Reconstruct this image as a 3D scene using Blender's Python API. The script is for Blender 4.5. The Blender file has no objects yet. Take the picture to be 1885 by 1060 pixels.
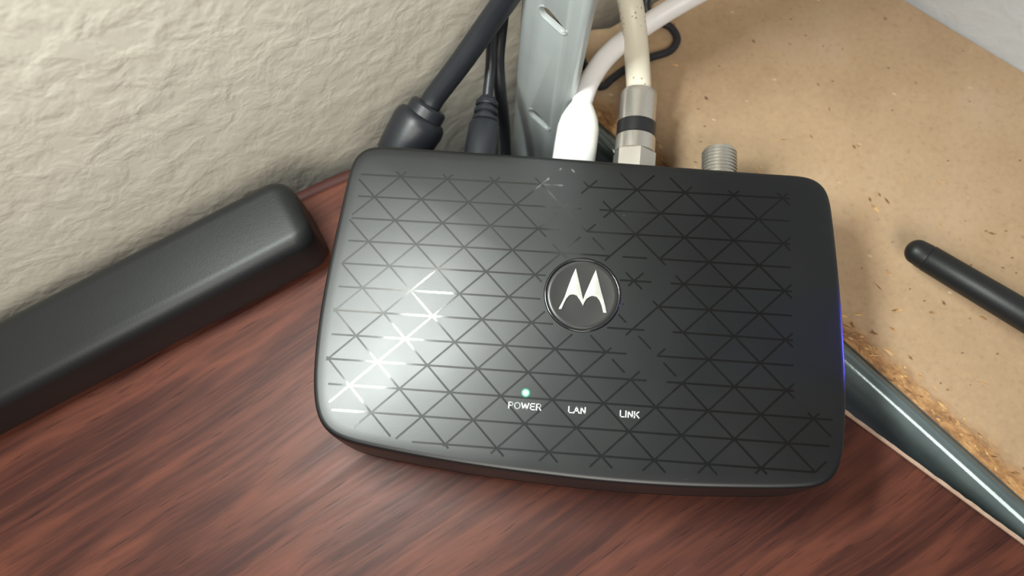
import bpy, bmesh, math, random
from mathutils import Vector, Matrix
from mathutils.bvhtree import BVHTree
PI = math.pi
S = 0.001                      # everything below is written in millimetres
scene = bpy.context.scene
COL = scene.collection
random.seed(4)

# ------------------------------------------------------------------ camera
cam = bpy.data.cameras.new('camera')
cam_o = bpy.data.objects.new('camera', cam)
COL.objects.link(cam_o)
R = ((0.99658083, 0.07575461, -0.03298316), (0.06403877, -0.96044668, -0.27100041), (-0.0522081, 0.26796161, -0.96201398))
cam_o.matrix_world = Matrix(((R[0][0], -R[1][0], -R[2][0], 48.5846 * S),
                             (R[0][1], -R[1][1], -R[2][1], -11.7822 * S),
                             (R[0][2], -R[1][2], -R[2][2], 212.972 * S),
                             (0, 0, 0, 1)))
cam.sensor_width = 36
cam.lens = 36 * 1400 / 1885
cam.clip_start = 0.005
cam.dof.use_dof = True
cam.dof.focus_distance = 0.196
cam.dof.aperture_fstop = 11
scene.camera = cam_o

# ------------------------------------------------------------------ world, lamps, exposure
world = bpy.data.worlds.new('world')
scene.world = world
world.use_nodes = True
world.node_tree.nodes['Background'].inputs[0].default_value = (0.80, 0.85, 0.92, 1)
world.node_tree.nodes['Background'].inputs[1].default_value = 0.10


def area(name, loc, target, size, energy, color, sy=None):
    l = bpy.data.lights.new(name, 'AREA')
    l.energy = energy
    l.color = color
    l.shape = 'RECTANGLE' if sy else 'DISK'
    l.size = size * S
    if sy:
        l.size_y = sy * S
    o = bpy.data.objects.new(name, l)
    COL.objects.link(o)
    d = (Vector(target) - Vector(loc)).normalized()
    o.location = Vector(loc) * S
    return o, d


def aim(o, d, xaxis=None):
    z = -d
    x = Vector(xaxis) if xaxis else Vector((0, 0, 1)).cross(z)
    x = (x - z * x.dot(z)).normalized()
    y = z.cross(x)
    m = Matrix((x, y, z)).transposed().to_4x4()
    m.translation = o.location
    o.matrix_world = m


# strip lamp on the wall above the desk, ceiling lamp of the room, small blue status light at the right
o, d = area('wall_strip_light', (-42, 50, 228), (88, -60, 30), 105, 1.2, (0.93, 1.0, 0.96), 12)
aim(o, d, (0.72, 0.58, -0.40))
o, d = area('ceiling_lamp', (90, -720, 930), (20, 60, 0), 620, 12.5, (1.0, 0.95, 0.86))
aim(o, d)
sl = bpy.data.lights.new('blue_status_light', 'SPOT')
sl.energy = 1.1; sl.color = (0.08, 0.08, 1.0); sl.spot_size = math.radians(24); sl.spot_blend = 1.0; sl.shadow_soft_size = 2 * S
slo = bpy.data.objects.new('blue_status_light', sl); COL.objects.link(slo)
slo.location = Vector((200, 44, 34)) * S
aim(slo, (Vector((121, 34, 17)) - Vector((200, 44, 34))).normalized())

scene.view_settings.view_transform = 'Standard'
scene.view_settings.look = 'None'
scene.view_settings.exposure = -0.3
scene.view_settings.gamma = 1
scene.view_settings.use_curve_mapping = False


# ------------------------------------------------------------------ helpers
def tag(o, label=None, cat=None, group=None, kind=None):
    if label: o['label'] = label
    if cat: o['category'] = cat
    if group: o['group'] = group
    if kind: o['kind'] = kind
    return o


def empty(name, loc):
    o = bpy.data.objects.new(name, None)
    o.empty_display_size = 0.01
    o.location = Vector(loc) * S
    COL.objects.link(o)
    return o


def link(name, me, mat, parent=None, smooth=True, sharp=35):
    if mat and not me.materials:
        me.materials.append(mat)
    if smooth:
        me.polygons.foreach_set('use_smooth', [True] * len(me.polygons))
        try:
            me.set_sharp_from_angle(angle=math.radians(sharp))
        except Exception:
            pass
    o = bpy.data.objects.new(name, me)
    COL.objects.link(o)
    if parent:
        o.parent = parent
        # every thing's Empty only moves: keep mesh data in world millimetres
        p = parent
        off = Vector((0, 0, 0))
        while p:
            off += Vector(p.location) if p.type == 'EMPTY' else Vector((0, 0, 0))
            p = p.parent
        if parent.type == 'EMPTY':
            me.transform(Matrix.Translation(-off))
        else:
            me.transform(Matrix.Translation(-off))
    me.update()
    return o


def mesh(name, verts, faces, mat, parent=None, smooth=True, sharp=35):
    me = bpy.data.meshes.new(name)
    me.from_pydata([Vector(v) * S for v in verts], [], faces)
    me.validate()
    bm = bmesh.new(); bm.from_mesh(me)
    bmesh.ops.recalc_face_normals(bm, faces=bm.faces)
    bm.to_mesh(me); bm.free()
    return link(name, me, mat, parent, smooth, sharp)


def catmull(pts, n=10, closed=False):
    P = [Vector(p) for p in pts]
    out = []
    N = len(P)
    rng = range(N) if closed else range(N - 1)
    for i in rng:
        if closed:
            a, b, c, d = P[i - 1], P[i], P[(i + 1) % N], P[(i + 2) % N]
        else:
            b, c = P[i], P[i + 1]
            a = P[i - 1] if i > 0 else b * 2 - c
            d = P[i + 2] if i + 2 < N else c * 2 - b
        for k in range(n):
            t = k / n
            out.append(0.5 * ((2 * b) + (c - a) * t + (2 * a - 5 * b + 4 * c - d) * t * t + (3 * b - a - 3 * c + d) * t ** 3))
    if not closed:
        out.append(P[-1].copy())
    return out


def tube(name, pts, r, mat, parent=None, n=10, seg=24, smooth_path=True, rfun=None, squash=None):
    C = catmull(pts, n) if smooth_path else [Vector(p) for p in pts]
    V, F = [], []
    up = None
    m = len(C)
    for i, p in enumerate(C):
        t = (C[min(i + 1, m - 1)] - C[max(i - 1, 0)]).normalized()
        if up is None:
            up = Vector((0, 0, 1)) if abs(t.z) < .9 else Vector((1, 0, 0))
        x = up.cross(t).normalized()
        y = t.cross(x)
        up = y
        rr = rfun(i / (m - 1)) if rfun else r
        for k in range(seg):
            a = 2 * PI * k / seg
            sx, sy = (squash if squash else (1, 1))
            V.append(p + x * math.cos(a) * rr * sx + y * math.sin(a) * rr * sy)
    for i in range(m - 1):
        for k in range(seg):
            k2 = (k + 1) % seg
            F.append((i * seg + k, i * seg + k2, (i + 1) * seg + k2, (i + 1) * seg + k))
    F.append(tuple(range(seg - 1, -1, -1)))
    F.append(tuple((m - 1) * seg + k for k in range(seg)))
    return mesh(name, V, F, mat, parent)


def lathe(name, p0, p1, prof, mat, parent=None, seg=40, sharp=35, sx=1.0, sy=1.0, phase=0.0, upv=(0, 0, 1)):
    """prof: list of (distance along axis in mm, radius); the ends are closed when their radius is not zero"""
    p0, p1 = Vector(p0), Vector(p1)
    t = (p1 - p0).normalized()
    up = Vector(upv)
    if abs(t.dot(up)) > .95:
        up = Vector((0, 1, 0))
    x = t.cross(up).normalized()
    y = x.cross(t)
    V, F = [], []
    for d, r in prof:
        for k in range(seg):
            a = 2 * PI * k / seg + phase
            V.append(p0 + t * d + x * math.cos(a) * max(r, 1e-4) * sx + y * math.sin(a) * max(r, 1e-4) * sy)
    m = len(prof)
    for i in range(m - 1):
        for k in range(seg):
            k2 = (k + 1) % seg
            F.append((i * seg + k, i * seg + k2, (i + 1) * seg + k2, (i + 1) * seg + k))
    F.append(tuple(range(seg)))
    F.append(tuple((m - 1) * seg + k for k in range(seg)))
    return mesh(name, V, F, mat, parent, True, sharp)


def prism(name, poly, z0, z1, mat, parent=None, bev=0.0, seg=3, smooth=True):
    bm = bmesh.new()
    a = [bm.verts.new(Vector((x, y, z0)) * S) for x, y in poly]
    b = [bm.verts.new(Vector((x, y, z1)) * S) for x, y in poly]
    n = len(poly)
    bm.faces.new(a)
    top = bm.faces.new(b)
    for i in range(n):
        bm.faces.new((a[i], a[(i + 1) % n], b[(i + 1) % n], b[i]))
    bmesh.ops.recalc_face_normals(bm, faces=bm.faces)
    if bev:
        bmesh.ops.bevel(bm, geom=list(top.edges), offset=bev * S, segments=seg, profile=0.5, affect='EDGES', clamp_overlap=True)
    me = bpy.data.meshes.new(name)
    bm.to_mesh(me); bm.free()
    return link(name, me, mat, parent, smooth, 40)


def curve_plate(name, outer, holes, thick, bevel, mat, parent, M):
    """flat plate with real holes, made from a filled 2D curve; M places it (mm)"""
    cu = bpy.data.curves.new(name, 'CURVE')
    cu.dimensions = '2D'
    cu.fill_mode = 'BOTH'
    for loop in [outer] + holes:
        sp = cu.splines.new('POLY')
        sp.points.add(len(loop) - 1)
        for q, (x, y) in zip(sp.points, loop):
            q.co = (x, y, 0, 1)
        sp.use_cyclic_u = True
    cu.extrude = thick / 2
    cu.bevel_depth = bevel
    cu.bevel_resolution = 2
    o = bpy.data.objects.new(name + '_c', cu)
    COL.objects.link(o)
    bpy.context.view_layer.update()
    me = bpy.data.meshes.new_from_object(o.evaluated_get(bpy.context.evaluated_depsgraph_get()))
    bpy.data.objects.remove(o)
    me.name = name
    me.transform(M)
    me.transform(Matrix.Scale(S, 4))
    me.materials.clear()
    bm = bmesh.new(); bm.from_mesh(me)
    bmesh.ops.remove_doubles(bm, verts=bm.verts, dist=1e-7)
    bmesh.ops.recalc_face_normals(bm, faces=bm.faces)
    bm.to_mesh(me); bm.free()
    return link(name, me, mat, parent, True, 30)


# ------------------------------------------------------------------ materials
def srgb(*c):
    return tuple(((v / 255) / 12.92 if v / 255 <= .04045 else ((v / 255 + .055) / 1.055) ** 2.4) for v in c) + (1,)


class NT:
    def __init__(s, name, color=(.5, .5, .5, 1), rough=.5, metal=0.0, spec=.5):
        s.m = bpy.data.materials.new(name)
        s.m.use_nodes = True
        s.t = s.m.node_tree
        s.b = s.t.nodes['Principled BSDF']
        s.b.inputs['Base Color'].default_value = color
        s.b.inputs['Roughness'].default_value = rough
        s.b.inputs['Metallic'].default_value = metal
        s.b.inputs['Specular IOR Level'].default_value = spec
        s.co = None

    def n(s, typ, **kw):
        x = s.t.nodes.new('ShaderNode' + typ)
        for k, v in kw.items():
            if k.startswith('_'):
                setattr(x, k[1:], v)
        return x

    def l(s, a, b):
        s.t.links.new(a, b)

    def coords(s, scale=(1, 1, 1), rot=(0, 0, 0)):
        if s.co is None:
            # mm coordinates fixed to the object
            s.co = s.n('TexCoord').outputs['Object']
        mp = s.n('Mapping')
        mp.vector_type = 'TEXTURE'
        mp.inputs['Scale'].default_value = tuple(S / v for v in scale)
        mp.inputs['Rotation'].default_value = rot
        s.l(s.co, mp.inputs['Vector'])
        return mp.outputs[0]

    def noise(s, vec, scale=1, detail=4, rough=.5, dist=0):
        x = s.n('TexNoise')
        x.inputs['Scale'].default_value = scale
        x.inputs['Detail'].default_value = detail
        x.inputs['Roughness'].default_value = rough
        x.inputs['Distortion'].default_value = dist
        s.l(vec, x.inputs['Vector'])
        return x.outputs['Fac']

    def voronoi(s, vec, scale=1, rnd=1):
        x = s.n('TexVoronoi')
        x.inputs['Scale'].default_value = scale
        x.inputs['Randomness'].default_value = rnd
        s.l(vec, x.inputs['Vector'])
        return x

    def ramp(s, fac, stops):
        x = s.n('ValToRGB')
        e = x.color_ramp.elements
        while len(e) < len(stops):
            e.new(.5)
        for k, (p, c) in enumerate(stops):
            e[k].position = p
            e[k].color = c if len(c) == 4 else tuple(c) + (1,)
        s.l(fac, x.inputs[0])
        return x.outputs[0]

    def mix(s, fac, a, b, mode='MIX'):
        x = s.n('Mix')
        x.data_type = 'RGBA'
        x.blend_type = mode
        for v, i in ((fac, 0), (a, 6), (b, 7)):
            if isinstance(v, (int, float)):
                x.inputs[i].default_value = v
            elif isinstance(v, tuple):
                x.inputs[i].default_value = v
            else:
                s.l(v, x.inputs[i])
        return x.outputs[2]

    def math(s, op, a, b=0.0):
        x = s.n('Math')
        x.operation = op
        for v, i in ((a, 0), (b, 1)):
            if isinstance(v, (int, float)):
                x.inputs[i].default_value = v
            else:
                s.l(v, x.inputs[i])
        return x.outputs[0]

    def bump(s, h, dist=.1, strength=1.0):
        x = s.n('Bump')
        x.inputs['Distance'].default_value = dist * S
        x.inputs['Strength'].default_value = strength
        s.l(h, x.inputs['Height'])
        s.l(x.outputs[0], s.b.inputs['Normal'])


def g(v):
    return (v, v, v, 1)


# black shell of the adapter: satin plastic with fine dust
m_shell = NT('satin_black_plastic', srgb(38, 41, 42), .36, 0, .62)
v = m_shell.coords()
dust = m_shell.voronoi(v, .16)
spk = m_shell.ramp(dust.outputs['Distance'], [(0.0, g(1)), (0.018, g(1)), (0.026, g(0))])
sel = m_shell.ramp(m_shell.noise(v, .05, 3), [(.48, g(0)), (.6, g(1))])
k = m_shell.math('MULTIPLY', spk, sel)
m_shell.l(m_shell.mix(k, srgb(13, 15, 17), srgb(110, 112, 110)), m_shell.b.inputs['Base Color'])
m_shell.l(m_shell.ramp(m_shell.noise(v, .04, 4), [(.3, g(.35)), (.7, g(.40))]), m_shell.b.inputs['Roughness'])
m_shell.bump(m_shell.noise(v, 3.5, 2), .006)

m_base = NT('matte_black_plastic', srgb(13, 13, 14), .5, 0, .15)
v = m_base.coords(); m_base.bump(m_base.noise(v, 3, 2), .01)
m_gloss = NT('gloss_black_line', srgb(5, 6, 7), .4, 0, .26)
m_gloss.b.inputs['Coat Weight'].default_value = 1
m_gloss.b.inputs['Coat Roughness'].default_value = .07
v = m_gloss.coords()
m_gloss.l(m_gloss.ramp(m_gloss.noise(v, .5, 2), [(.3, g(.38)), (.7, g(.43))]), m_gloss.b.inputs['Roughness'])
m_badge = NT('badge_dark_grey', srgb(58, 57, 57), .28, .3)
v = m_badge.coords((1, .2, 1)); m_badge.bump(m_badge.noise(v, 4, 2), .004)
m_chrome = NT('polished_chrome', srgb(238, 238, 232), .16, .55)
v = m_chrome.coords(); m_chrome.l(m_chrome.ramp(m_chrome.noise(v, .3, 2), [(.3, g(.12)), (.7, g(.2))]), m_chrome.b.inputs['Roughness'])
m_print = NT('white_print', srgb(205, 210, 210), .5)
v = m_print.coords(); m_print.l(m_print.mix(m_print.noise(v, 3, 2), srgb(180, 186, 186), srgb(225, 230, 230)), m_print.b.inputs['Base Color'])
m_led = NT('green_led', srgb(120, 255, 200), .3)
m_led.b.inputs['Emission Color'].default_value = (.16, 1.0, .52, 1)
m_led.b.inputs['Emission Strength'].default_value = 3.2
m_led_ring = NT('green_led_diffuser', srgb(20, 90, 60), .4)
m_led_ring.b.inputs['Emission Color'].default_value = (.02, .6, .26, 1)
m_led_ring.b.inputs['Emission Strength'].default_value = .35

# cherry laminate
m_wood = NT('cherry_wood_laminate', srgb(96, 56, 46), .38, 0, .28)
GR = math.radians(37)
v0 = m_wood.n('TexCoord').outputs['Object']
m_wood.co = v0
warp = m_wood.n('TexNoise'); warp.inputs['Scale'].default_value = 9; warp.inputs['Detail'].default_value = 2
m_wood.l(v0, warp.inputs['Vector'])
wv = m_wood.n('VectorMath', _operation='MULTIPLY_ADD')
m_wood.l(warp.outputs['Color'], wv.inputs[0])
wv.inputs[1].default_value = (.014, .014, 0)
m_wood.l(v0, wv.inputs[2])
m_wood.co = wv.outputs[0]
broad = m_wood.noise(m_wood.coords((.016, .085, .1), (0, 0, GR)), 1, 3, .55)
fine = m_wood.noise(m_wood.coords((.022, .75, .1), (0, 0, GR)), 1, 5, .6)
pores = m_wood.noise(m_wood.coords((.10, 1.9, .1), (0, 0, GR)), 1, 2, .5)
vein = m_wood.noise(m_wood.coords((.012, .26, .1), (0, 0, GR)), 1, 4, .6, .6)
c = m_wood.ramp(broad, [(.30, srgb(72, 42, 38)), (.46, srgb(92, 56, 48)), (.56, srgb(122, 76, 62)), (.62, srgb(112, 70, 56)), (.72, srgb(86, 52, 46))])
c = m_wood.mix(m_wood.ramp(vein, [(.34, g(.45)), (.52, g(0))]), c, srgb(60, 34, 34))
c = m_wood.mix(m_wood.ramp(fine, [(.45, g(0)), (.65, g(.4))]), c, srgb(134, 84, 68))
c = m_wood.mix(m_wood.ramp(pores, [(.26, g(.7)), (.38, g(0))]), c, srgb(44, 24, 26))
c = m_wood.mix(1.0, c, (.56, .48, .46, 1), 'MULTIPLY')
m_wood.l(c, m_wood.b.inputs['Base Color'])
m_wood.l(m_wood.ramp(fine, [(.3, g(.52)), (.7, g(.42))]), m_wood.b.inputs['Roughness'])
m_wood.bump(pores, .03, .5)
m_edge = NT('edge_band', srgb(172, 142, 122), .5)
v = m_edge.coords(); m_edge.l(m_edge.mix(m_edge.noise(v, .6, 3), srgb(150, 118, 100), srgb(190, 166, 148)), m_edge.b.inputs['Base Color'])
m_bull = NT('dark_bullnose_edge', srgb(74, 36, 30), .65, 0, .25)
v = m_bull.coords((.05, .05, 1)); m_bull.l(m_bull.mix(m_bull.noise(v, 1, 4), srgb(50, 26, 24), srgb(76, 42, 36)), m_bull.b.inputs['Base Color'])

# painted wall with knockdown texture
def wall_mat(name, a, b, depth):
    m = NT(name, a, .62, 0, .3)
    v = m.coords()
    n1 = m.noise(v, .13, 3, .5, .3)
    n2 = m.noise(v, .34, 2, .5)
    h = m.math('ADD', m.ramp(n1, [(.36, g(0)), (.66, g(1))]), m.math('MULTIPLY', n2, .35))
    m.bump(h, depth, .8)
    m.l(m.mix(m.noise(v, .02, 3), a, b), m.b.inputs['Base Color'])
    return m


m_wall = wall_mat('wall_paint_beige', srgb(220, 213, 198), srgb(226, 219, 203), .20)
m_wall2 = wall_mat('wall_paint_cool_lit', srgb(182, 184, 187), srgb(192, 194, 197), .2)  # same wall paint, with the cooler light put into its grey colour

# particle board
m_board = NT('particle_board', srgb(178, 146, 108), .75, 0, .25)
v = m_board.coords()
n1 = m_board.noise(v, .03, 4, .6)
n2 = m_board.noise(v, .55, 5, .7)
n3 = m_board.noise(v, .8, 3, .6)
c = m_board.ramp(n1, [(.3, srgb(176, 150, 120)), (.55, srgb(188, 162, 130)), (.75, srgb(194, 170, 142))])
c = m_board.mix(m_board.ramp(n2, [(.5, g(0)), (.75, g(.35))]), c, srgb(214, 180, 138))
c = m_board.mix(m_board.ramp(n2, [(.28, g(.35)), (.45, g(0))]), c, srgb(146, 108, 72))
for sc, th, col, sx in ((.12, .045, srgb(96, 66, 46), (1, .55, 1)), (.22, .05, srgb(124, 92, 66), (.6, 1, 1)), (.17, .05, srgb(226, 204, 172), (1, .5, 1))):
    vv = m_board.coords(sx, (0, 0, random.uniform(0, 3)))
    dn = m_board.n('TexNoise'); dn.inputs['Scale'].default_value = 1.0
    m_board.l(vv, dn.inputs['Vector'])
    ad = m_board.n('VectorMath', _operation='MULTIPLY_ADD')
    m_board.l(dn.outputs['Color'], ad.inputs[0]); ad.inputs[1].default_value = (.5, .5, 0); m_board.l(vv, ad.inputs[2])
    vo = m_board.voronoi(ad.outputs[0], sc)
    c = m_board.mix(m_board.ramp(vo.outputs['Distance'], [(th * .6, g(.9)), (th * 1.6, g(0))]), c, col)
# rough, more orange, worn strip along the beam: distance from the beam line
sx = m_board.n('SeparateXYZ'); m_board.l(v, sx.inputs[0])
dist = m_board.math('ADD', m_board.math('MULTIPLY', sx.outputs[0], .6652), m_board.math('MULTIPLY', sx.outputs[1], .7466))
dist = m_board.math('SUBTRACT', dist, (64.9 - 120) * .6652 + (100.2 - 110) * .7466)
dist = m_board.math('ADD', dist, m_board.math('MULTIPLY', m_board.noise(v, .22, 4), -7))
worn = m_board.ramp(m_board.math('MULTIPLY', dist, .1), [(.0, g(.75)), (.45, g(0))])
wc = m_board.ramp(m_board.noise(m_board.coords((.5, 1, 1), (0, 0, -.73)), .5, 4, .7), [(.35, srgb(110, 70, 34)), (.5, srgb(168, 118, 66)), (.65, srgb(206, 158, 100))])
c = m_board.mix(worn, c, wc)
c = m_board.mix(1.0, c, (.80, .775, .77, 1), 'MULTIPLY')
m_board.l(c, m_board.b.inputs['Base Color'])
m_board.bump(n3, .12, .7)

# steel of the shelf
m_beam = NT('grey_green_enamel_steel', srgb(104, 116, 118), .13, .35, .5)
v = m_beam.coords()
m_beam.l(m_beam.mix(m_beam.noise(v, .08, 5), srgb(84, 98, 102), srgb(122, 134, 134)), m_beam.b.inputs['Base Color'])
m_beam.bump(m_beam.noise(v, .9, 3), .02)
m_post = NT('galvanised_steel', srgb(150, 158, 160), .36, .25, .5)
v = m_post.coords()
m_post.l(m_post.mix(m_post.noise(v, .06, 4), srgb(164, 172, 174), srgb(190, 194, 192)), m_post.b.inputs['Base Color'])
m_post.l(m_post.ramp(m_post.noise(v, .1, 3), [(.3, g(.3)), (.7, g(.45))]), m_post.b.inputs['Roughness'])

m_rubber = NT('black_cable_rubber', srgb(31, 33, 38), .42, 0, .45)
v = m_rubber.coords(); m_rubber.bump(m_rubber.noise(v, 1.5, 2), .02)
m_brick = NT('textured_black_plastic', srgb(40, 40, 41), .46, 0, .4)
v = m_brick.coords(); m_brick.bump(m_brick.noise(v, 2.6, 3), .035)
m_brick.l(m_brick.mix(m_brick.noise(v, .04, 4), srgb(22, 23, 25), srgb(30, 31, 32)), m_brick.b.inputs['Base Color'])
m_white = NT('white_plastic', srgb(236, 236, 230), .35)
v = m_white.coords(); m_white.l(m_white.mix(m_white.noise(v, .1, 2), srgb(232, 232, 226), srgb(242, 242, 238)), m_white.b.inputs['Base Color'])
m_cable_w = NT('white_cable', srgb(222, 218, 222), .4)
v = m_cable_w.coords(); m_cable_w.l(m_cable_w.mix(m_cable_w.noise(v, .15, 3), srgb(228, 226, 228), srgb(240, 238, 238)), m_cable_w.b.inputs['Base Color'])
m_coax = NT('cream_cable_speckled', srgb(224, 216, 196), .42)
v = m_coax.coords()
vo = m_coax.voronoi(v, .75)
se = m_coax.ramp(m_coax.noise(v, .12, 2), [(.46, g(0)), (.56, g(1))])
m_coax.l(m_coax.mix(m_coax.math('MULTIPLY', m_coax.ramp(vo.outputs['Distance'], [(.16, g(.8)), (.26, g(0))]), se), srgb(226, 219, 200), srgb(140, 112, 84)), m_coax.b.inputs['Base Color'])
m_nickel = NT('nickel', srgb(205, 200, 192), .24, .8)
v = m_nickel.coords(); m_nickel.l(m_nickel.ramp(m_nickel.noise(v, .12, 2), [(.3, g(.22)), (.7, g(.28))]), m_nickel.b.inputs['Roughness'])
m_band = NT('dark_band', srgb(30, 30, 32), .35)
v = m_band.coords(); m_band.bump(m_band.noise(v, 2, 2), .01)
MAT = {k_: v_.m for k_, v_ in dict(shell=m_shell, base=m_base, gloss=m_gloss, badge=m_badge, chrome=m_chrome, print=m_print, led=m_led,
       ledring=m_led_ring, wood=m_wood, edge=m_edge, bull=m_bull, wall=m_wall, wall2=m_wall2, board=m_board, beam=m_beam, post=m_post,
       rubber=m_rubber, brick=m_brick, white=m_white, cablew=m_cable_w, coax=m_coax, nickel=m_nickel, band=m_band).items()}

# ------------------------------------------------------------------ setting: walls
def wall_slab(name, p, ang, u0, u1, z0, z1, th, mat, label):
    """vertical slab; p is a point of its face, the thickness goes to the left of the direction"""
    d = Vector((math.cos(ang), math.sin(ang), 0)); n = Vector((-d.y, d.x, 0))
    a = Vector((p[0], p[1], 0))
    V = []
    for z in (z0, z1):
        for u, w in ((u0, 0), (u1, 0), (u1, th), (u0, th)):
            q = a + d * u + n * w
            V.append((q.x, q.y, z))
    F = [(0, 1, 2, 3), (4, 5, 6, 7), (0, 1, 5, 4), (1, 2, 6, 5), (2, 3, 7, 6), (3, 0, 4, 7)]
    o = mesh(name, V, F, mat, None, False)
    tag(o, label, None, None, 'structure')
    return o


WA = math.atan(.74)
wall_slab('wall_left', (-36, 80), WA, -520, 215, -300, 520, 60, MAT['wall'], 'beige painted wall with rough knockdown texture behind the adapter')
# wall_right face: through (160,155), running down to the right
wall_slab('wall_right', (119.5, 185), math.radians(-36.5), 0, 300, -300, 520, 60, MAT['wall2'], 'wall with cooler light in its grey colour, beyond the far side of the particle board shelf')

# ------------------------------------------------------------------ desk top
edge_pts = [(-420, -187.5), (-33, 68.6), (-24, 74.2), (-16, 78.7), (-8, 82.2), (0, 84.6), (8, 85.2), (16, 83.8), (24, 80.6), (34, 75.0), (46, 66.8)]
# curved back corner, then the straight right edge through (131,18) and (175,-12.5)
back = [(x, y) for x, y in edge_pts[1:]]
sm = [tuple(q) for q in catmull([(x, y, 0) for x, y in back], 5)]
poly = [(-420, -187.5)] + [(q[0], q[1]) for q in sm]
right_far = (180, -15.7)
desk = empty('desk_top', (60, -60, -24))
tag(desk, 'reddish brown cherry wood desk top that the black adapter lies on', 'desk')
full = [(x, y) for x, y in poly]
full += [(131.1, 7.9 + .0), ]
full = [p for p in full if True]
# right edge line offset: y = 18.1 - .691 (x - 131.1)
full = [p for p in full if not (p[0] > 60)]
full[-1] = (46, 18.1 - .691 * (46 - 131.1))
cut = []
for (x, y) in full:
    yl = 18.1 - .691 * (x - 131.1)
    cut.append((x, min(y, yl)))
cut += [(180, -15.7), (184.5, -20.5), (187.5, -28), (189, -40), (189, -420), (-420, -420)]
prism('board', cut, -22, 0, MAT['wood'], desk, 1.4, 4)
# light edge band along the right edge, standing a hair proud
dv = Vector((1, -.691)).normalized(); nv = Vector((-dv.y, dv.x))
a = Vector((48, 18.1 - .691 * (48 - 131.1))); b = Vector(right_far)
random.seed(8)
V, F = [], []
N = 90
for i in range(N + 1):
    p = a.lerp(b, i / N)
    w = .9 + random.uniform(-.12, .12)
    for off, z in ((-.25, -21), (-.25, .12), (w - .2, .12 - random.uniform(0, .08)), (w, -21)):
        q = p + nv * off
        V.append((q.x, q.y, z))
for i in range(N):
    for k in range(4):
        F.append((i * 4 + k, i * 4 + (k + 1) % 4, i * 4 + 4 + (k + 1) % 4, i * 4 + 4 + k))
F += [(0, 1, 2, 3), tuple(N * 4 + k for k in range(4))]
tag(mesh('edge_band', V, F, MAT['edge'], desk, False), 'thin beige edge band of the desk top')
# dark rounded nosing along the back edge
nose = [(-420, -188.6, -2.6)] + [(q[0] - .9, q[1] + 1.2, -2.6) for q in sm if q[0] < 30]
tag(tube('nosing', nose, 2.3, MAT['bull'], desk, 1, 14, False), 'dark rounded back edge of the desk top')

# ------------------------------------------------------------------ steel shelf with its particle board
shelf = empty('steel_shelf', (60, 104, -60))
tag(shelf, 'galvanised steel shelf post and grey rolled edge beam behind and right of adapter', 'shelf')
bd = Vector((.7466, -.6652, 0)); bn = Vector((.6652, .7466, 0))
B0 = Vector((64.9, 100.2, 0)) - bd * 10.5
# beam profile in (distance from the board edge inwards negative, z): rolled top, then the outer face
prof = [(.4, -9), (.4, -5.2)]
for k in range(13):
    a_ = math.radians(10 + k * 160 / 12)
    prof.append((-3.5 + 3.6 * math.cos(a_), -6.6 + 4.2 * math.sin(a_)))
prof += [(-7.3, -7.6), (-7.6, -12), (-7.6, -20), (-7.1, -22), (-7.1, -44), (-6.3, -45), (-6.3, -22), (-5.6, -9)]
V, F = [], []
L_ = 340
for u in (0, L_):
    for w, z in prof:
        q = B0 + bd * u + bn * w
        V.append((q.x, q.y, z))
m = len(prof)
for k in range(m):
    F.append((k, (k + 1) % m, m + (k + 1) % m, m + k))
F += [tuple(range(m)), tuple(range(m, 2 * m))]
tag(mesh('beam', V, F, MAT['beam'], shelf, True, 50), 'grey green beam with a shiny rolled top edge')
# L-shaped post with slanted keyhole slots
pa = math.radians(-35)
pd = Vector((math.cos(pa), math.sin(pa), 0))
lean = Vector((.065, 0, 1)).normalized()
pn = pd.cross(lean).normalized()      # towards the camera side
P0 = Vector((34.6, 113, 0))
Mp = Matrix((pd, lean, pn)).transposed().to_4x4()
Mp.translation = P0


def slot(cx, cy, ln=8.2, r=1.3, R=2.2, ang=-22):
    a = math.radians(ang)
    ex = Vector((math.cos(a), math.sin(a))); ey = Vector((-ex.y, ex.x))
    c1 = Vector((cx, cy)) - ex * ln / 2; c2 = Vector((cx, cy)) + ex * ln / 2
    out = []
    for k in range(11):
        t = math.radians(75 + k * 21)
        out.append(c1 + ex * math.cos(t) * R + ey * math.sin(t) * R)
    for k in range(9):
        t = math.radians(-90 + k * 22.5)
        out.append(c2 + ex * math.cos(t) * r + ey * math.sin(t) * r)
    return [tuple(q) for q in out]


W = 17.0
holes = [slot(9.5, y_, 5.4) for y_ in (43.5, -9.5, -62.5, 96.5, 149.5)]
curve_plate('post_face', [(0, -240), (W, -240), (W, 330), (0, 330)], holes, .9, .25, MAT['post'], shelf, Mp)
# raised lip round each slot's lower side, rolled right lip and left return of the post
for k_, y_ in enumerate((43.5, -9.5, -62.5, 96.5, 149.5)):
    pts = [Mp @ Vector((x, y, .55)) for x, y in slot(9.5, y_, 5.4, 1.75, 2.5)[3:18]]
    o = tube('slot_lip', pts, .38, MAT['post'], shelf, 3, 8)
lip = [Mp @ Vector((W + .8, y, -.6)) for y in (-240, 330)]
tube('rolled_lip', lip, 1.7, MAT['post'], shelf, 1, 18, False)
rb = [Mp @ Vector(q) for q in ((-.5, -240, -.6), (-.5, 330, -.6))]
tube('corner_fold', rb, 1.2, MAT['post'], shelf, 1, 14, False)
V = []
for z in (-240, 330):
    for x, y in ((-1.6, -.6), (-.6, -.6), (-.6, -9), (-1.6, -9)):
        V.append(Mp @ Vector((x, z, y)))
mesh('return_flange', V, [(0, 1, 2, 3), (4, 5, 6, 7), (0, 1, 5, 4), (1, 2, 6, 5), (2, 3, 7, 6), (3, 0, 4, 7)], MAT['post'], shelf, False)

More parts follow.
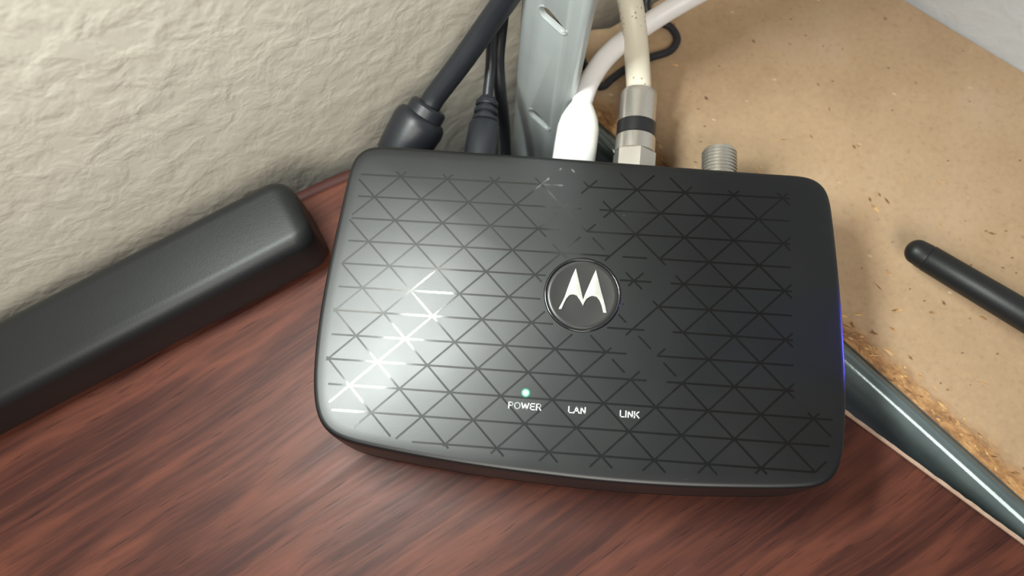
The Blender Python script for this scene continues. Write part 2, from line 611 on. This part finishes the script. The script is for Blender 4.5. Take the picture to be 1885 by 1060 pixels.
uz = 300  # added upper level, out of view, to darken the far corner of the board
up_poly = [(B0.x, B0.y), ((B0 + bd * 330).x, (B0 + bd * 330).y), (300, 46), (160, 153.2), (121, 182.2), (50, 128)]
tag(prism('added_shade_panel', up_poly, uz, uz + 16, MAT['board'], shelf, .5, 2), 'added particle board panel overhead, out of view, shading the board below')
V, F = [], []
for u in (0, 330):
    for w, z in ((-7, uz - 22), (0.2, uz - 22), (0.2, uz + 17), (-7, uz + 17)):
        q = B0 + bd * u + bn * w
        V.append((q.x, q.y, z))
tag(mesh('added_shade_beam', V, [(0, 1, 2, 3), (4, 5, 6, 7), (0, 1, 5, 4), (1, 2, 6, 5), (2, 3, 7, 6), (3, 0, 4, 7)], MAT['beam'], shelf, False), 'edge beam of the added shading panel overhead, out of view')

pb = empty('particle_board', (120, 110, -20))
tag(pb, 'tan particle board shelf panel with speckled chips right of the adapter', 'shelf board')
e0 = B0 + bn * .45
e1 = B0 + bd * L_ + bn * .45
pbp = [(e0.x + 1, e0.y - .9), (e1.x, e1.y), (e1.x + 60, e1.y + 62), (300, 48), (160, 153.5), (120.5, 182.6), (62, 141), (60, 112)]
prism('panel', [(e0.x, e0.y), (e1.x, e1.y), (e1.x + 55, 10), (160, 153.2), (121, 182.2), (62.0, 139.5), (45, 137), (46, 119), (57, 111)], -20, -5, MAT['board'], pb, .5, 2)
# loose surface chips near the edge: thin raised flakes
random.seed(11)
V, F = [], []
for i in range(260):
    u = random.uniform(5, 190)
    w = abs(random.gauss(0, 4)) + .8
    if i > 200:
        w = random.uniform(2, 60)
    c_ = B0 + bd * u + bn * w
    an = random.uniform(-1.4, .2); ln = random.uniform(.5, 1.9); wd = random.uniform(.15, .5)
    ex = Vector((math.cos(an), math.sin(an), 0)); ey = Vector((-ex.y, ex.x, 0))
    k0 = len(V)
    for sx_, sy_ in ((-1, 0), (0, -1), (1, 0), (0, 1)):
        q = c_ + ex * sx_ * ln + ey * sy_ * wd
        V.append((q.x, q.y, -4.93))
    V.append((c_.x, c_.y, -4.93 + random.uniform(.1, .35)))
    for k in range(4):
        F.append((k0 + k, k0 + (k + 1) % 4, k0 + 4))
m_chip = NT('wood_chip', srgb(178, 132, 84), .8)
v = m_chip.coords(); m_chip.l(m_chip.ramp(m_chip.noise(v, .25, 2), [(.4, srgb(120, 82, 50)), (.6, srgb(206, 164, 112))]), m_chip.b.inputs['Base Color'])
tag(mesh('wood_chip', V, F, m_chip.m, pb, False), 'raised wood chips on the board', None, None, 'stuff')

# ------------------------------------------------------------------ the adapter
DX = (56, 38)
dev = empty('network_adapter', (DX[0], DX[1], 0))
tag(dev, 'black box-shaped network adapter with round silver batwing badge and triangle line pattern', 'network adapter')
sil = [(-5.59, 76.89), (-3.22, 78.33), (2.44, 78.67), (21.85, 78.37), (43.99, 78.09), (73.1, 77.45), (101.74, 76.83), (112.37, 76.7), (115.88, 76.0), (118.2, 74.1), (119.35, 70.79), (120.23, 60.57), (121.04, 46.03), (121.48, 33.41), (121.56, 22.55), (121.0, 11.96), (120.05, 4.19), (118.62, 0.05), (116.4, -2.2), (113.2, -3.4), (104.6, -4.4), (88.08, -5.45), (75.29, -5.84), (62.41, -5.83), (49.4, -5.39), (36.25, -4.71), (22.94, -3.65), (9.44, -2.19), (1.25, -1.0), (-2.71, 0.2), (-5.44, 2.1), (-7.4, 5.29), (-8.87, 10.57), (-9.74, 17.37), (-10.15, 27.17), (-10.0, 37.29), (-9.44, 47.72), (-8.6, 60.02), (-7.85, 70.4), (-7.2, 74.3)]
ring = catmull([(x, y - .6 * max(0, (y - 60) / 18), 0) for x, y in sil], 8, True)
# even resampling and light smoothing so that the edge reads as one clean curve
def resample(C, n):
    ds = [0]
    N_ = len(C)
    for i in range(N_):
        ds.append(ds[-1] + (C[(i + 1) % N_] - C[i]).length)
    out = []
    j = 0
    for k in range(n):
        t = ds[-1] * k / n
        while ds[j + 1] < t:
            j += 1
        f_ = (t - ds[j]) / (ds[j + 1] - ds[j])
        out.append(C[j].lerp(C[(j + 1) % N_], f_))
    return out


NR = 320
ring = resample(ring, NR)
for it in range(6):
    ring = [ring[i] * .5 + (ring[i - 1] + ring[(i + 1) % NR]) * .25 for i in range(NR)]
nrm = []
for i in range(NR):
    t = ring[(i + 2) % NR] - ring[i - 2]
    nrm.append(Vector((t.y, -t.x, 0)).normalized())
area2 = sum(ring[i].x * ring[(i + 1) % NR].y - ring[(i + 1) % NR].x * ring[i].y for i in range(NR))
if area2 < 0:
    nrm = [-q for q in nrm]
cen = Vector((56, 37, 0))


def dev_rings(spec):
    """spec: list of (outset, extra outset at the front, z)"""
    V = []
    for off, fr, z in spec:
        for p, n_ in zip(ring, nrm):
            w = max(0.0, -n_.y) ** 2
            q = p + n_ * (off + fr * w)
            V.append((q.x, q.y, z))
    return V


def stitch(m, closed_cols=NR):
    F = []
    for i in range(m - 1):
        for k in range(NR):
            k2 = (k + 1) % NR
            F.append((i * NR + k, i * NR + k2, (i + 1) * NR + k2, (i + 1) * NR + k))
    return F


# cover: side skirt, rounded shoulder, gently domed top
spec = [(-1.2, 0, 9.0), (.15, 1.3, 9.0), (.30, 1.35, 9.4), (.30, 1.1, 14), (.25, .6, 20), (.2, .25, 23.4), (.16, .05, 24.6), (.06, 0, 25.1), (-.16, 0, 25.45), (-.55, 0, 25.68), (-1.2, 0, 25.78), (-3.4, 0, 25.85)]
V = dev_rings(spec)
base_in = [p - n_ * 3.4 for p, n_ in zip(ring, nrm)]
scales = [.95, .88, .78, .66, .52, .38, .22, .1]
for s_ in scales:
    for p in base_in:
        q = cen + (p - cen) * s_
        z = 25.85 + .55 * (1 - s_ ** 2)
        V.append((q.x, q.y, z))
F = stitch(len(spec) + len(scales))
V.append((cen.x, cen.y, 26.4))
ci = len(V) - 1
off = (len(spec) + len(scales) - 1) * NR
for k in range(NR):
    F.append((off + k, off + (k + 1) % NR, ci))
bvh = BVHTree.FromPolygons([Vector(q) for q in V], F)


def ztop(x, y):
    h = bvh.ray_cast(Vector((x, y, 60)), Vector((0, 0, -1)))
    return h[0].z if h[0] else 25.0


cover = mesh('top_cover', V, F, MAT['shell'], dev, True, 50)
spec = [(-5, 0, .9), (-2.2, 0, .9), (-.6, .6, 2.0), (.0, 1.2, 4.5), (.15, 1.6, 8.2), (.0, 1.5, 8.6), (-1.4, 0, 8.7)]
V = dev_rings(spec)
F = stitch(len(spec)) + [tuple(range(NR)), tuple((len(spec) - 1) * NR + k for k in range(NR))]
mesh('base_shell', V, F, MAT['base'], dev, True, 50)
V = dev_rings([(-1.0, .4, 8.6), (-.35, 1.0, 8.6), (-.35, 1.0, 9.1), (-1.0, .4, 9.1)])
F = stitch(4) + [tuple(3 * NR + k for k in range(NR)), tuple(range(NR))]
mesh('seam', V, F, MAT['gloss'], dev, True, 50)
for x, y in ((4, 8), (108, 6), (4, 68), (108, 66)):
    lathe('rubber_foot', (x, y, 0), (x, y, 1), [(0, 4.6), (.3, 5), (1.3, 5)], MAT['base'], dev, 24)

# triangle pattern: thin gloss ribbons laid on the cover
LB = 12.6
RW = 6.3
bc = Vector((56.4, 39.6, 0))
ins_poly = [p - n_ * 3.0 for p, n_ in zip(ring, nrm)]


def inside(x, y, P=ins_poly):
    c_ = False
    j = len(P) - 1
    for i in range(len(P)):
        if (P[i].y > y) != (P[j].y > y) and x < (P[j].x - P[i].x) * (y - P[i].y) / (P[j].y - P[i].y) + P[i].x:
            c_ = not c_
        j = i
    return c_


random.seed(21)
V, F = [], []


def ribbon(a, b, w=.25):
    a, b = Vector(a), Vector(b)
    d = b - a
    ln = d.length
    if ln < .2:
        return
    d.normalize()
    n_ = Vector((-d.y, d.x)) * w
    st = max(1, int(ln / 1.6))
    k0 = len(V)
    for i in range(st + 1):
        p = a + d * ln * i / st
        z = ztop(p.x, p.y) + .03
        V.append((p.x + n_.x, p.y + n_.y, z)); V.append((p.x - n_.x, p.y - n_.y, z))
    for i in range(st):
        F.append((k0 + 2 * i, k0 + 2 * i + 1, k0 + 2 * i + 3, k0 + 2 * i + 2))


def broken(x, y):
    # zones where only short stubs round the nodes are printed
    if 64.5 < x < 80 and 18 < y < 52:
        return True
    if 46 < x < 60 and 52 < y < 82:
        return True
    return False


def segment(a, b):
    a, b = Vector(a), Vector(b)
    mid = (a + b) / 2
    rngs = [(0.0, 1.0)]
    if broken(mid.x, mid.y):
        q = random.random()
        if q < .45:
            rngs = [(0, random.uniform(.2, .36)), (1 - random.uniform(.2, .36), 1)]
        elif q < .72:
            rngs = [(.0, random.uniform(.3, .5))]
        elif q < .85:
            rngs = [(.25, .75)]
    for r0, r1 in rngs:
        # clip against the outline and the badge by small steps
        st = 14
        run = None
        for i in range(st + 1):
            t = r0 + (r1 - r0) * i / st
            p = a.lerp(b, t)
            ok = inside(p.x, p.y) and (p - bc.xy).length > 10.3 and not (p.x > 109 and p.y > 14) and not (p.y > 71 and not 42 < p.x < 84)
            if ok and run is None:
                run = t
            if (not ok or i == st) and run is not None:
                te = t if ok else r0 + (r1 - r0) * (i - 1) / st
                ribbon(a.lerp(b, run), a.lerp(b, te))
                run = None


def node(i, r):
    return (i * LB, r * RW)


for r in range(-1, 13):
    for k in range(-1, 11):
        i = k + (.5 if r % 2 else 0)
        a = node(i, r)
        for b_ in (node(i + 1, r), node(i + .5, r + 1), node(i - .5, r + 1)):
            segment(a, b_)
tag(mesh('line_pattern', V, F, MAT['gloss'], dev, False), 'glossy lines forming a triangle grid', None, None, 'stuff')

# badge
bx, by = 56.42, 39.63
bz = ztop(bx, by)
bd_ = lathe('badge', (bx, by, bz - .6), (bx, by, bz + 1), [(0, 8.8), (.72, 8.75), (.80, 8.6), (.70, 8.0), (.66, 4), (.65, 0.0)], MAT['badge'], dev, 96, 40)
V, F = [], []
RR = [(8.95, .55), (9.05, .78), (9.25, .92), (9.5, .92), (9.72, .78), (9.85, .5)]
for k in range(96):
    a_ = 2 * PI * k / 96
    for r_, z_ in RR:
        V.append((bx + r_ * math.cos(a_), by + r_ * math.sin(a_), bz - .55 + z_ * .9))
m = len(RR)
for k in range(96):
    for j in range(m - 1):
        k2 = (k + 1) % 96
        F.append((k * m + j, k * m + j + 1, k2 * m + j + 1, k2 * m + j))
mesh('badge_ring', V, F, MAT['gloss'], bd_, True, 60)
em = [(-5.66, -4.15), (-5.1, -4.11), (-4.65, -2.8), (-4.1, -1.47), (-3.37, -0.45), (-2.4, -0.05), (-1.35, -0.37), (-0.52, -1.39), (-0.01, -2.22), (0.27, -2.79), (0.46, -2.19), (1.03, -1.12), (1.93, -0.41), (2.69, -0.14), (3.64, -0.36), (4.45, -1.21), (4.97, -2.31), (5.33, -3.57), (5.52, -4.36), (6.14, -4.31), (5.83, -2.89), (5.32, -1.16), (4.68, 0.74), (3.86, 3.62), (3.07, 6.46), (2.32, 4.5), (1.49, 2.16), (0.67, -0.17), (0.25, -1.76), (-0.09, -0.55), (-0.68, 1.69), (-1.44, 4.42), (-2.06, 6.52), (-2.85, 4.33), (-3.65, 1.65), (-4.43, -1.16), (-5.11, -2.83)]
curve_plate('emblem', em, [], .3, .08, MAT['chrome'], bd_, Matrix.Translation((bx, by, bz + .28)))
for ch in ('badge_ring', 'emblem'):
    pass


# printed words
def arc(cx_, cy_, rx, ry, a0, a1, n=10):
    return [(cx_ + rx * math.cos(math.radians(a0 + (a1 - a0) * k / n)), cy_ + ry * math.sin(math.radians(a0 + (a1 - a0) * k / n))) for k in range(n + 1)]


GLYPH = {   # strokes in a box one unit high; the last number is the advance
    'P': ([[(.08, 0), (.08, 1)], [(.08, 1), (.40, 1)] + arc(.40, .74, .24, .26, 90, -90) + [(.08, .48)]], .72),
    'O': ([arc(.46, .5, .40, .5, 0, 360, 28)], .92),
    'W': ([[(.02, 1), (.28, 0), (.54, 1), (.80, 0), (1.06, 1)]], 1.08),
    'E': ([[(.08, 0), (.08, 1)], [(.08, 1), (.66, 1)], [(.08, .52), (.60, .52)], [(.08, 0), (.68, 0)]], .74),
    'R': ([[(.08, 0), (.08, 1)], [(.08, 1), (.42, 1)] + arc(.42, .75, .25, .25, 90, -90) + [(.08, .5)], [(.42, .5), (.72, 0)]], .78),
    'L': ([[(.08, 1), (.08, 0), (.62, 0)]], .64),
    'A': ([[(.02, 0), (.42, 1), (.82, 0)], [(.17, .36), (.67, .36)]], .84),
    'N': ([[(.08, 0), (.08, 1), (.68, 0), (.68, 1)]], .76),
    'I': ([[(.09, 0), (.09, 1)]], .18),
    'K': ([[(.08, 0), (.08, 1)], [(.68, 1), (.10, .40)], [(.28, .60), (.72, 0)]], .74)}


def word(txt, x, y, h, nm):
    """sans serif capitals drawn as flat strokes on the cover"""
    gap = .17
    tot = sum(GLYPH[c_][1] for c_ in txt) + gap * (len(txt) - 1)
    V, F = [], []
    ox = -tot / 2
    hw = .082
    z = ztop(x, y) + .06
    for c_ in txt:
        for st in GLYPH[c_][0]:
            for a, b in zip(st, st[1:]):
                a_, b_ = Vector(a), Vector(b)
                d_ = (b_ - a_).normalized()
                n_ = Vector((-d_.y, d_.x)) * hw
                ext = d_ * (hw if len(st) < 8 else hw * .3)
                k0 = len(V)
                for q in (a_ - ext - n_, b_ + ext - n_, b_ + ext + n_, a_ - ext + n_):
                    V.append((x + (ox + q.x) * h * 1.14, y + (q.y - .5) * h, z))
                F.append((k0, k0 + 1, k0 + 2, k0 + 3))
        ox += GLYPH[c_][1] + gap
    return mesh(nm, V, F, MAT['print'], dev, False)


tag(word('POWER', 43.83, 10.55, 1.44, 'printed_word'), 'white word POWER')
tag(word('LAN', 56.58, 10.5, 1.44, 'printed_word'), 'white word LAN')
tag(word('LINK', 69.3, 10.4, 1.44, 'printed_word'), 'white word LINK')
lx, ly = 43.87, 13.8
lz = ztop(lx, ly)
led = lathe('power_light', (lx, ly, lz - .3), (lx, ly, lz), [(0, .78), (.33, .78), (.40, .6), (.43, 0)], MAT['led'], dev, 32)
tag(led, 'small lit green power light')
lathe('light_diffuser', (lx, ly, lz - .3), (lx, ly, lz), [(0, 1.12), (.32, 1.12), (.34, .8)], MAT['ledring'], led, 32)
for x_ in (56.6, 69.3):
    z_ = ztop(x_, 13.7)
    lathe('unlit_light', (x_, 13.7, z_ - .3), (x_, 13.7, z_), [(0, .5), (.305, .5), (.31, 0)], MAT['shell'], dev, 20)


# threaded coax sockets on the rear
def socket(x, z, nm='coax_socket'):
    y0 = 77.0
    pr = [(0, 5.6), (1.6, 5.6), (1.8, 4.6), (2.4, 4.55)]
    d_ = 2.4
    while d_ < 10.4:
        pr += [(d_ + .28, 4.85), (d_ + .56, 4.85), (d_ + .84, 4.3)]
        d_ += 1.0
    pr += [(10.9, 4.2), (11.1, 3.9), (11.1, 2.9), (6, 2.7)]
    return lathe(nm, (x, y0, z), (x, y0 + 1, z), pr, MAT['nickel'], dev, 40, 25)


socket(93.4, 14.2)
socket(69.6, 13.2)

# ------------------------------------------------------------------ coax cable with its compression connector
cx = empty('coax_cable', (70, 92, 13))
tag(cx, 'cream speckled coax cable with silver connector screwed to the adapter', 'cable')
A0 = Vector((69.45, 79.6, 13.2)); A1 = Vector((70.3, 106.5, 14.2))
ax = (A1 - A0).normalized()
lathe('hex_nut', A0, A1, [(0, 5.3), (.3, 6.15), (6.0, 6.15), (6.5, 5.6)], MAT['nickel'], cx, 6, 20, phase=.35)
lathe('nut_collar', A0 + ax * 6.3, A1, [(0, 5.75), (4.6, 5.65), (4.9, 5.2)], MAT['nickel'], cx, 40)
tag(lathe('black_ring', A0 + ax * 11.1, A1, [(0, 5.3), (.1, 5.62), (4.2, 5.62), (4.3, 5.3)], MAT['band'], cx, 40), 'black ring of the connector')
lathe('compression_sleeve', A0 + ax * 15.3, A1, [(0, 5.0), (.2, 5.25), (8.4, 5.3), (9.2, 5.3), (9.9, 5.05), (10.3, 4.2), (10.3, 3.7)], MAT['nickel'], cx, 40)
tube('jacket', [A0 + ax * 22, (70.2, 105.6, 14.2), (69.4, 113.0, 15.3), (67.9, 121.8, 18.5), (65.8, 128.5, 23.5), (62.8, 131.5, 31), (60, 131, 45)], 3.65, MAT['coax'], cx, 12, 28)

# ------------------------------------------------------------------ white network cable
ec = empty('network_cable', (53, 88, 13))
tag(ec, 'white network cable with a white moulded plug in the adapter, left of coax', 'cable')
E0 = Vector((52.1, 78.6, 13.5)); E1 = Vector((53.9, 101.5, 14.2))
lathe('plug_boot', E0, E1, [(0, 5.4), (.6, 6.05), (9, 6.1), (14, 6.0), (17, 5.4), (19.2, 4.5), (20.8, 3.7), (21.6, 3.3)], MAT['white'], ec, 40, 60, 1.0, .8)
tube('jacket', [E0.lerp(E1, .85), (53.9, 100.9, 14.2), (55.7, 107.4, 14.6), (59.3, 114.2, 15.2), (65.0, 120.6, 16.0), (72.8, 126.4, 18.0), (79.5, 130.2, 20.5), (88, 134, 24), (104, 140, 30)], 3.0, MAT['cablew'], ec, 12, 26)

# ------------------------------------------------------------------ DC power lead
dc = empty('power_lead', (26, 88, 13))
tag(dc, 'thin black power lead with ribbed strain relief plugged into the adapter', 'cable')
D0 = Vector((25.7, 78.4, 13.4)); D1 = Vector((26.3, 101, 14.2))
dx = (D1 - D0).normalized()
lathe('plug', D0, D1, [(0, 4.6), (.4, 5.0), (6, 4.9), (13.5, 4.4), (14.4, 4.0)], MAT['rubber'], dc, 32, 40, 1, .85)
for k in range(3):
    lathe('strain_ring', D0 + dx * (14.5 + k * 2.5), D1, [(0, 3.1), (.3, 3.75 - k * .22), (1.4, 3.7 - k * .22), (1.7, 3.0)], MAT['rubber'], dc, 28)
lathe('strain_core', D0 + dx * 13.8, D1, [(0, 3.0), (8.5, 2.3), (8.9, 1.6)], MAT['rubber'], dc, 28)
tube('wire', [D0 + dx * 21, (26.3, 101.8, 14.6), (26.7, 108.8, 18), (27.0, 113.4, 23.5), (27.6, 117.8, 31), (29, 119.5, 42), (31, 119, 60)], 1.55, MAT['rubber'], dc, 12, 18)

# thin black tube hanging behind the power plug
w2 = tube('thin_black_tube', [(30.2, 99, -30), (30.0, 103.5, -4), (29.2, 107.0, 7), (28.4, 113.3, 14.5), (29.2, 119.5, 22.5), (30.6, 120.0, 34), (33, 118, 52)], 1.9, MAT['rubber'], None, 12, 20)
tag(w2, 'thin black tube hanging down between power plug and steel post', 'cable')

# ------------------------------------------------------------------ thick black cord with round connector
ck = empty('thick_power_cord', (4, 90, 8))
tag(ck, 'thick black cord with fat round connector behind the left rear corner', 'cable')
K0 = Vector((0.6, 82.8, 7.6)); K1 = Vector((10.2, 97.2, 15.6))
kx = (K1 - K0).normalized()
lathe('connector', K0, K1, [(0, 6.6), (.5, 7.1), (3, 7.4), (11.6, 7.9), (13.6, 7.5), (14.6, 6.8), (15.0, 5.4)], MAT['rubber'], ck, 40, 45)
lathe('collar', K0 + kx * 14.4, K1, [(0, 5.2), (.3, 5.7), (3.2, 5.6), (3.9, 5.0), (4.1, 3.6)], MAT['rubber'], ck, 36)
tube('cord', [K0 + kx * 17, (11.0, 98.2, 16.8), (13.8, 100.6, 19.8), (19.4, 105.0, 26), (26.6, 110.6, 35), (32.5, 113.6, 44), (39.5, 116, 57), (47, 118, 72)], 3.25, MAT['rubber'], ck, 12, 26)

# ------------------------------------------------------------------ thin black cord looping on the particle board
lp = tube('looped_cord', [(40.5, 132, 24), (50, 125, 8), (57.5, 117.5, -1.5), (60.6, 117.0, -3.7), (63.4, 119.8, -3.7), (67.8, 123.7, -3.7), (75.2, 128.1, -3.7), (81.4, 130.9, -3.7), (83.8, 135.2, -3.7), (81.8, 139.6, -3.7), (77.8, 141.9, -3.7), (73.9, 145.8, -3.7), (73.5, 151, 0), (72, 152.5, 14)], 1.25, MAT['rubber'], None, 10, 16)
tag(lp, 'thin black cord lying in a loop on the particle board under white cables', 'cord')

# ------------------------------------------------------------------ black power brick
pk = empty('power_brick', (-60, 35, 0))
tag(pk, 'long black rounded power brick lying along the wall left of adapter', 'power adapter')
ba = math.radians(33.6)
bu = Vector((math.cos(ba), math.sin(ba), 0)); bv = Vector((-bu.y, bu.x, 0))
BR = Vector((-15.6, 51.2, 0))            # lower front corner of the right end


def rrect(w, h, r, n=8, tap=0.0):
    pts = []
    for cx_, cy_, a0 in ((w - r, h - r, 0), (r, h - r, 90), (r, r, 180), (w - r, r, 270)):
        for k in range(n + 1):
            a_ = math.radians(a0 + 90 * k / n)
            pts.append((cx_ + r * math.cos(a_), cy_ + r * math.sin(a_)))
    return pts


V, F = [], []
BW, BH = 22.4, 22.5
ends = []
for k in range(8):
    a_ = math.radians(90 * k / 7)
    ends.append((-5.5 * (1 - math.sin(a_)), 5.5 * (1 - math.cos(a_)) * .75))
sections = [(-172, 3.8), (-171, 1.2), (-169, 0)] + [(-5.5, 0)] + [(u, i_) for u, i_ in ends[1:]]
for u, ins in sections:
    cr = 4.6
    for (w, h) in rrect(BW - 2 * ins, BH - 2 * ins, max(cr - ins * .4, 1.2)):
        lean_ = (h + ins) / BH
        q = BR + bu * (u + .8 * (1 - abs(2 * (w + ins) / BW - 1) ** 2)) + bv * (w + ins + .4)
        V.append((q.x, q.y, h + ins))
m = len(rrect(10, 10, 1))
for i in range(len(sections) - 1):
    for k in range(m):
        F.append((i * m + k, i * m + (k + 1) % m, (i + 1) * m + (k + 1) % m, (i + 1) * m + k))
F += [tuple(range(m)), tuple((len(sections) - 1) * m + k for k in range(m))]
mesh('housing', V, F, MAT['brick'], pk, True, 40)
V, F = [], []
for u in (-172.6, -169.8):
    for (w, h) in rrect(12, 9, 3):
        q = BR + bu * u + bv * (w + 5.5)
        V.append((q.x, q.y, h + 7))
for k in range(m):
    F.append((k, (k + 1) % m, m + (k + 1) % m, m + k))
F += [tuple(range(m)), tuple(m + k for k in range(m))]
mesh('end_socket', V, F, MAT['base'], pk, True, 40)

# ------------------------------------------------------------------ stick antenna at the right
an = empty('antenna', (160, 58, 0))
tag(an, 'black stick antenna with rounded tip above the particle board', 'antenna')
T0 = Vector((148.8, 66.6, 3.6)); T1 = Vector((174.9, 46.6, 10.0))
tx = (T1 - T0).normalized()
pr = [(0, 0.01)]
for k in range(1, 8):
    a_ = math.radians(90 * k / 7)
    pr.append((3.3 * (1 - math.cos(a_)), 3.55 * math.sin(a_)))
lathe('tip_cap', T0, T1, pr + [(6.0, 3.75), (6.25, 3.6)], MAT['brick'], an, 36, 50)
lathe('rod', T0 + tx * 6.2, T1, [(0, 3.6), (.25, 3.85), (40, 4.2), (75, 4.6), (76, 4.0)], MAT['brick'], an, 36, 50)
V_ = T0 + tx * 82
